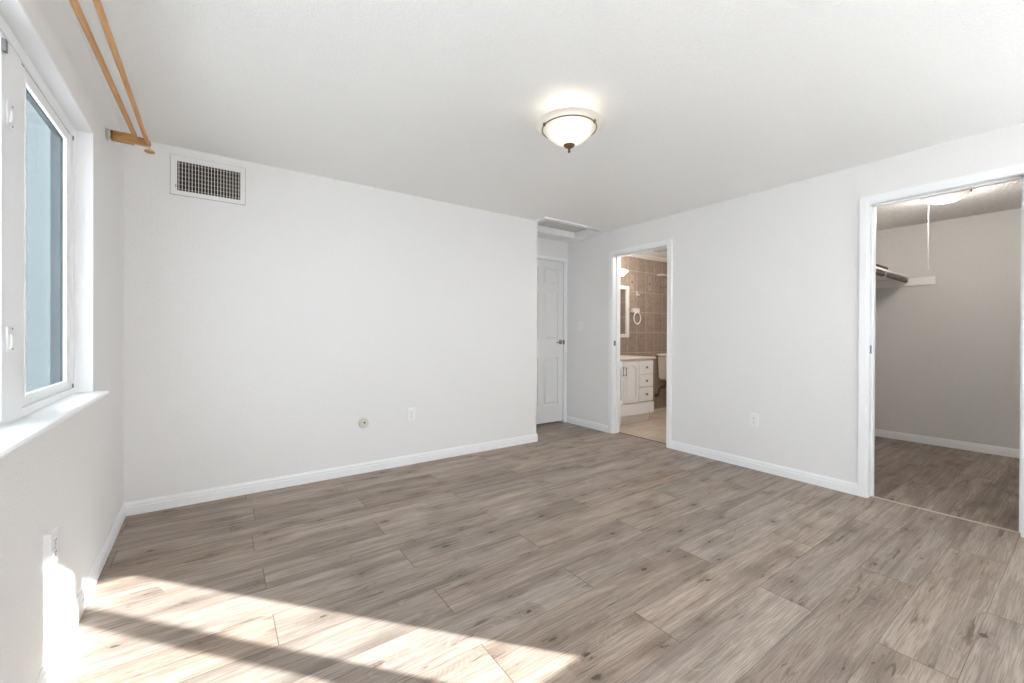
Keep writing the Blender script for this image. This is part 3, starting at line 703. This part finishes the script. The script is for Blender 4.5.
# ================================================================== BATHROOM
VY = 3.60; VX0, VX1 = R+TR+.02, 4.922
va = thing('vanity_cabinet', ((VX0+VX1)/2, VY+.25, 0), 'white bathroom vanity cabinet with doors and three small drawers', 'cabinet')
mb = MB(); mb.box(VX0, VX1, VY+.016, BWY-.004, .120, .850); mb.box(VX1-.016, VX1, VY-.002, VY+.016, .285, .850); mb.box(VX0, VX1-.016, VY+.002, VY+.016, .842, .850); mb.box(VX0, VX1-.02, VY+.05, BWY-.004, 0, .120); mb.box(VX0, VX1, VY-.018, VY+.016, .125, .276, .002); mb.build('body', M_vanity, va)
def leafp(x0, x1, z0, z1):
    mb = MB(); y = VY
    m = .048; n = 14; a0, a1, b0, b1 = x0+m, x1-m, z0+m, z1-m
    mb.box(x0+.001, a0, y-.019, y, z0, z1); mb.box(a1, x1-.001, y-.019, y, z0, z1); mb.box(a0, a1, y-.019, y, z0, b0)
    arch = [(a0+(a1-a0)*k/n, b1-.055+.055*math.sin(PI*k/n)) for k in range(n+1)]
    mb.prism([(a1, z1), (a0, z1)] + arch, lambda u, v, t: (u, t, v), y-.019, y)
    mb.box(a0, a1, y-.007, y, b0, b1)
    d = mb.build('door', M_vanity, va)
    cx, cz = (a0+a1)/2, (b0+b1-.02)/2
    poly = [(a0, b0), (a1, b0)] + arch[::-1]
    mb = MB(); mb.prism([(cx+(p-cx)*.78, cz+(q-cz)*.90) for p, q in poly], lambda u, v, t: (u, t, v), y-.007, y-.017)
    mb.build('raised_panel', M_vanity, d); return d
d1 = leafp(4.005, 4.283, .295, .840); d2 = leafp(4.291, 4.592, .295, .840)
for x, dd in ((4.260, d1), (4.313, d2)):
    mb = MB(); mb.tube([(x, VY-.018, .765), (x+.004, VY-.040, .757), (x-.004, VY-.045, .71), (x+.004, VY-.040, .663), (x, VY-.018, .655)], [.005, .006, .0045, .006, .005], 10); mb.build('pull_handle', M_grey, dd, True)
for z0, z1 in ((.658, .840), (.488, .647), (.292, .477)):
    mb = MB(); mb.box(4.606, 4.902, VY-.018, VY, z0, z1, .004); dw = mb.build('drawer', M_vanity, va)
    mb = MB(); zc = (z0+z1)/2; mb.lathe((4.752, VY-.018, zc), [(0, -.026), (.012, -.024), (.016, -.018), (.010, -.010), (.007, 0)], 18, 'Y'); mb.build('drawer_knob', M_grey, dw, True)
vtop = MB(); vtop.box(VX0-.01, VX1+.025, VY-.028, BWY-.003, .851, .888, .006)
vt_o = thing('countertop', ((VX0+VX1)/2, VY+.25, .851), 'cream marble countertop with basin on the vanity cabinet', 'countertop')
vtop.build('slab', M_top, vt_o, True)
mb = MB(); mb.lathe((4.31, 3.88, 0), [(.17, .888), (.18, .893), (.165, .895), (.15, .889), (.08, .8885), (0, .8885)], 40, 'Z', (1.15, .8)); mb.build('basin_rim', M_top, vt_o, True)
fc = MB(); fc.lathe((4.31, 4.10, 0), [(.025, .8895), (.022, .90), (.014, .91), (.013, .97), (0, .98)], 20); fc.tube([(4.31, 4.10, .955), (4.31, 4.04, .99), (4.31, 3.99, .985), (4.31, 3.975, .96)], .010, 12)
for s_ in (-.09, .09): fc.lathe((4.31+s_, 4.10, 0), [(.022, .8895), (.014, .90), (.012, .93), (.02, .94), (.018, .955), (0, .957)], 16)
tag(fc.build('faucet', M_chrome, None, True), 'chrome faucet on the vanity countertop under the mirror', 'faucet')
# mirror
mr = thing('framed_mirror', (4.66, BWY, 1.15), 'white framed mirror on the tiled wall above the vanity', 'mirror')
mx0, mx1, mz0, mz1 = 4.22, 5.075, 1.150, 1.925; fw = .052
mb = MB()
for P, Q, n_ in (((mx0, mz0), (mx1, mz1), 0),):
    mb.box(mx0, mx0+fw, BWY-.032, BWY, mz0, mz1, .006); mb.box(mx1-fw, mx1, BWY-.032, BWY, mz0, mz1, .006)
    mb.box(mx0+fw-.006, mx1-fw+.006, BWY-.030, BWY, mz0, mz0+fw, .005); mb.box(mx0+fw-.006, mx1-fw+.006, BWY-.030, BWY, mz1-fw, mz1, .005)
mb.build('mirror_frame', M_white, mr)
mb = MB(); mb.box(mx0+fw, mx1-fw, BWY-.012, BWY-.002, mz0+fw, mz1-fw); mb.build('mirror_glass', M_mirror, mr)
# vanity light
vl = thing('vanity_light', (4.58, BWY, 2.10), 'lit wall lamp with glass shades above the bathroom mirror', 'wall light')
mb = MB(); mb.box(4.25, 4.92, BWY-.022, BWY, 2.075, 2.125, .006); mb.build('back_plate', M_chrome, vl)
M_shade = emis('vanity_shade_lit', (1, .88, .70), 2.2)
for x in (4.34, 4.585, 4.83):
    mb = MB(); mb.lathe((x, BWY-.10, 0), [(.0, 2.045), (.022, 2.052), (.05, 2.085), (.085, 2.118), (.078, 2.124), (.03, 2.15), (0, 2.16)], 28); s = mb.build('lamp_shade', M_shade, vl, True)
    mb = MB(); mb.tube([(x, BWY-.02, 2.10), (x, BWY-.05, 2.085), (x, BWY-.10, 2.05)], .008, 10); mb.build('lamp_arm', M_chrome, vl, True)
point('vanity_bulb', (4.70, BWY-.30, 2.10), 5.5, .10, (1, .95, .88))
bl = thing('ceiling_light', (4.95, 2.75, H), 'added flush glass fill light inside the bathroom, out of sight past the door frame', 'ceiling light')  # made-up fixture, added out of view to brighten the vanity front
mb = MB(); mb.lathe((4.95, 2.75, 0), [(0, H), (.16, H), (.16, H-.015), (0, H-.016)], 36); mb.build('base_pan', M_plate, bl, True)
mb = MB(); mb.lathe((4.95, 2.75, 0), [(.145, H-.0165), (.14, H-.04), (.10, H-.07), (.05, H-.085), (0, H-.088)], 36); mb.build('glass_dome', M_dome, bl, True)
point('bathroom_fill_lamp', (4.95, 2.75, H-.16), 24, .08, (1, .99, .97))  # added fill lamp for the bathroom
# towel ring, hook, rack
tr = thing('towel_ring', (5.22, BWY, 1.57), 'white ceramic towel ring on the bathroom tiles right of the mirror', 'towel ring')
mb = MB(); mb.box(5.145, 5.30, BWY-.045, BWY, 1.533, 1.595, .006); mb.build('mount', M_white, tr)
mb = MB(); mb.tube([(5.235+.078*math.cos(a), BWY-.05, 1.447+.088*math.sin(a)) for a in [2*PI*i/40 for i in range(40)]], .0095, 10, True); mb.build('ring', M_white, tr, True)
rh = MB(); rh.box(5.262, 5.294, BWY-.010, BWY, 1.785, 1.865, .003); rh.tube([(5.278, BWY-.008, 1.805), (5.278, BWY-.045, 1.797), (5.278, BWY-.052, 1.822)], .009, 10)
tag(rh.build('robe_hook', M_white), 'small white robe hook on the tiles above the towel ring', 'hook')
tk = thing('towel_rack', (6.05, BWY, 1.98), 'pale wire towel rack on the bathroom tiles above the toilet', 'towel rack')
mb = MB(); mb.tube([(5.80, BWY-.10, 2.155), (6.35, BWY-.10, 2.155)], .009, 10); mb.tube([(5.80, BWY, 2.155), (5.80, BWY-.10, 2.155)], .011, 10); mb.tube([(6.35, BWY, 2.155), (6.35, BWY-.10, 2.155)], .011, 10); mb.build('upper_rail', M_white, tk, True)
mb = MB(); mb.tube([(5.85, BWY-.06, 1.965), (6.35, BWY-.06, 1.965)], .007, 10); mb.tube([(5.85, BWY, 1.965), (5.85, BWY-.06, 1.965)], .008, 10); mb.tube([(6.35, BWY, 1.965), (6.35, BWY-.06, 1.965)], .008, 10); mb.build('lower_rail', M_chrome, tk, True)
# exhaust fan
ef = thing('exhaust_fan', (5.25, 3.70, H), 'white square exhaust fan grille on the bathroom ceiling', 'fan')
mb = MB(); mb.box(5.12, 5.40, 3.57, 3.85, H-.022, H, .004); mb.build('fan_cover', M_plate, ef)
mb = MB()
for k in range(7): mb.box(5.15, 5.37, 3.60+k*.034, 3.612+k*.034, H-.0235, H-.0215)
mb.build('fan_slots', M_grey, ef)
# toilet
to = thing('toilet', (5.77, 3.75, 0), 'cream toilet with tank standing right of the vanity', 'toilet')
tx0, tx1, ty0, ty1 = 5.770, 6.26, 3.97, BWY-.012
mb = MB(); z0, z1 = .475, .855
v = mb.quadbox([(tx0+.045, ty0+.02, z0), (tx1-.045, ty0+.02, z0), (tx1-.045, ty1, z0), (tx0+.045, ty1, z0), (tx0+.01, ty0, z1), (tx1-.01, ty0, z1), (tx1-.01, ty1, z1), (tx0+.01, ty1, z1)])
bmesh.ops.bevel(mb.bm, geom=mb.bm.edges[:], offset=.018, segments=3, affect='EDGES'); mb.build('tank', M_porc, to, True)
mb = MB(); mb.box(tx0-.004, tx1+.004, ty0-.014, ty1+.002, .855, .890, .010); mb.build('tank_lid', M_porc, to, True)
bowl_c = (6.015, 3.62, 0)
mb = MB(); mb.lathe(bowl_c, [(.105, 0), (.11, .02), (.09, .10), (.10, .20), (.15, .30), (.19, .37), (.195, .395), (.15, .398), (.12, .34), (.05, .26), (0, .25)], 36, 'Z', (1, 1.3)); mb.box(5.93, 6.11, 3.80, 4.05, .36, .48, .02); mb.box(5.92, 6.10, 3.70, 3.90, 0, .40, .02); mb.build('bowl', M_porc, to, True)
mb = MB(); mb.lathe((6.015, 3.61, 0), [(.0, .402), (.19, .402), (.20, .412), (.19, .425), (0, .430)], 36, 'Z', (1, 1.28)); mb.build('seat_lid', M_porc, to, True)
mb = MB(); mb.tube([(5.77, BWY-.001, .215), (5.77, BWY-.04, .215), (5.765, BWY-.05, .25), (5.785, BWY-.055, .32), (5.84, BWY-.06, .355), (5.92, BWY-.07, .365), (5.95, BWY-.09, .48)], .012, 10); mb.lathe((5.77, BWY-.001, .215), [(.03, 0), (.03, -.008), (0, -.009)], 16, 'Y')
tag(mb.build('supply_pipe', M_pipe, to, True), 'dark brown supply pipe')
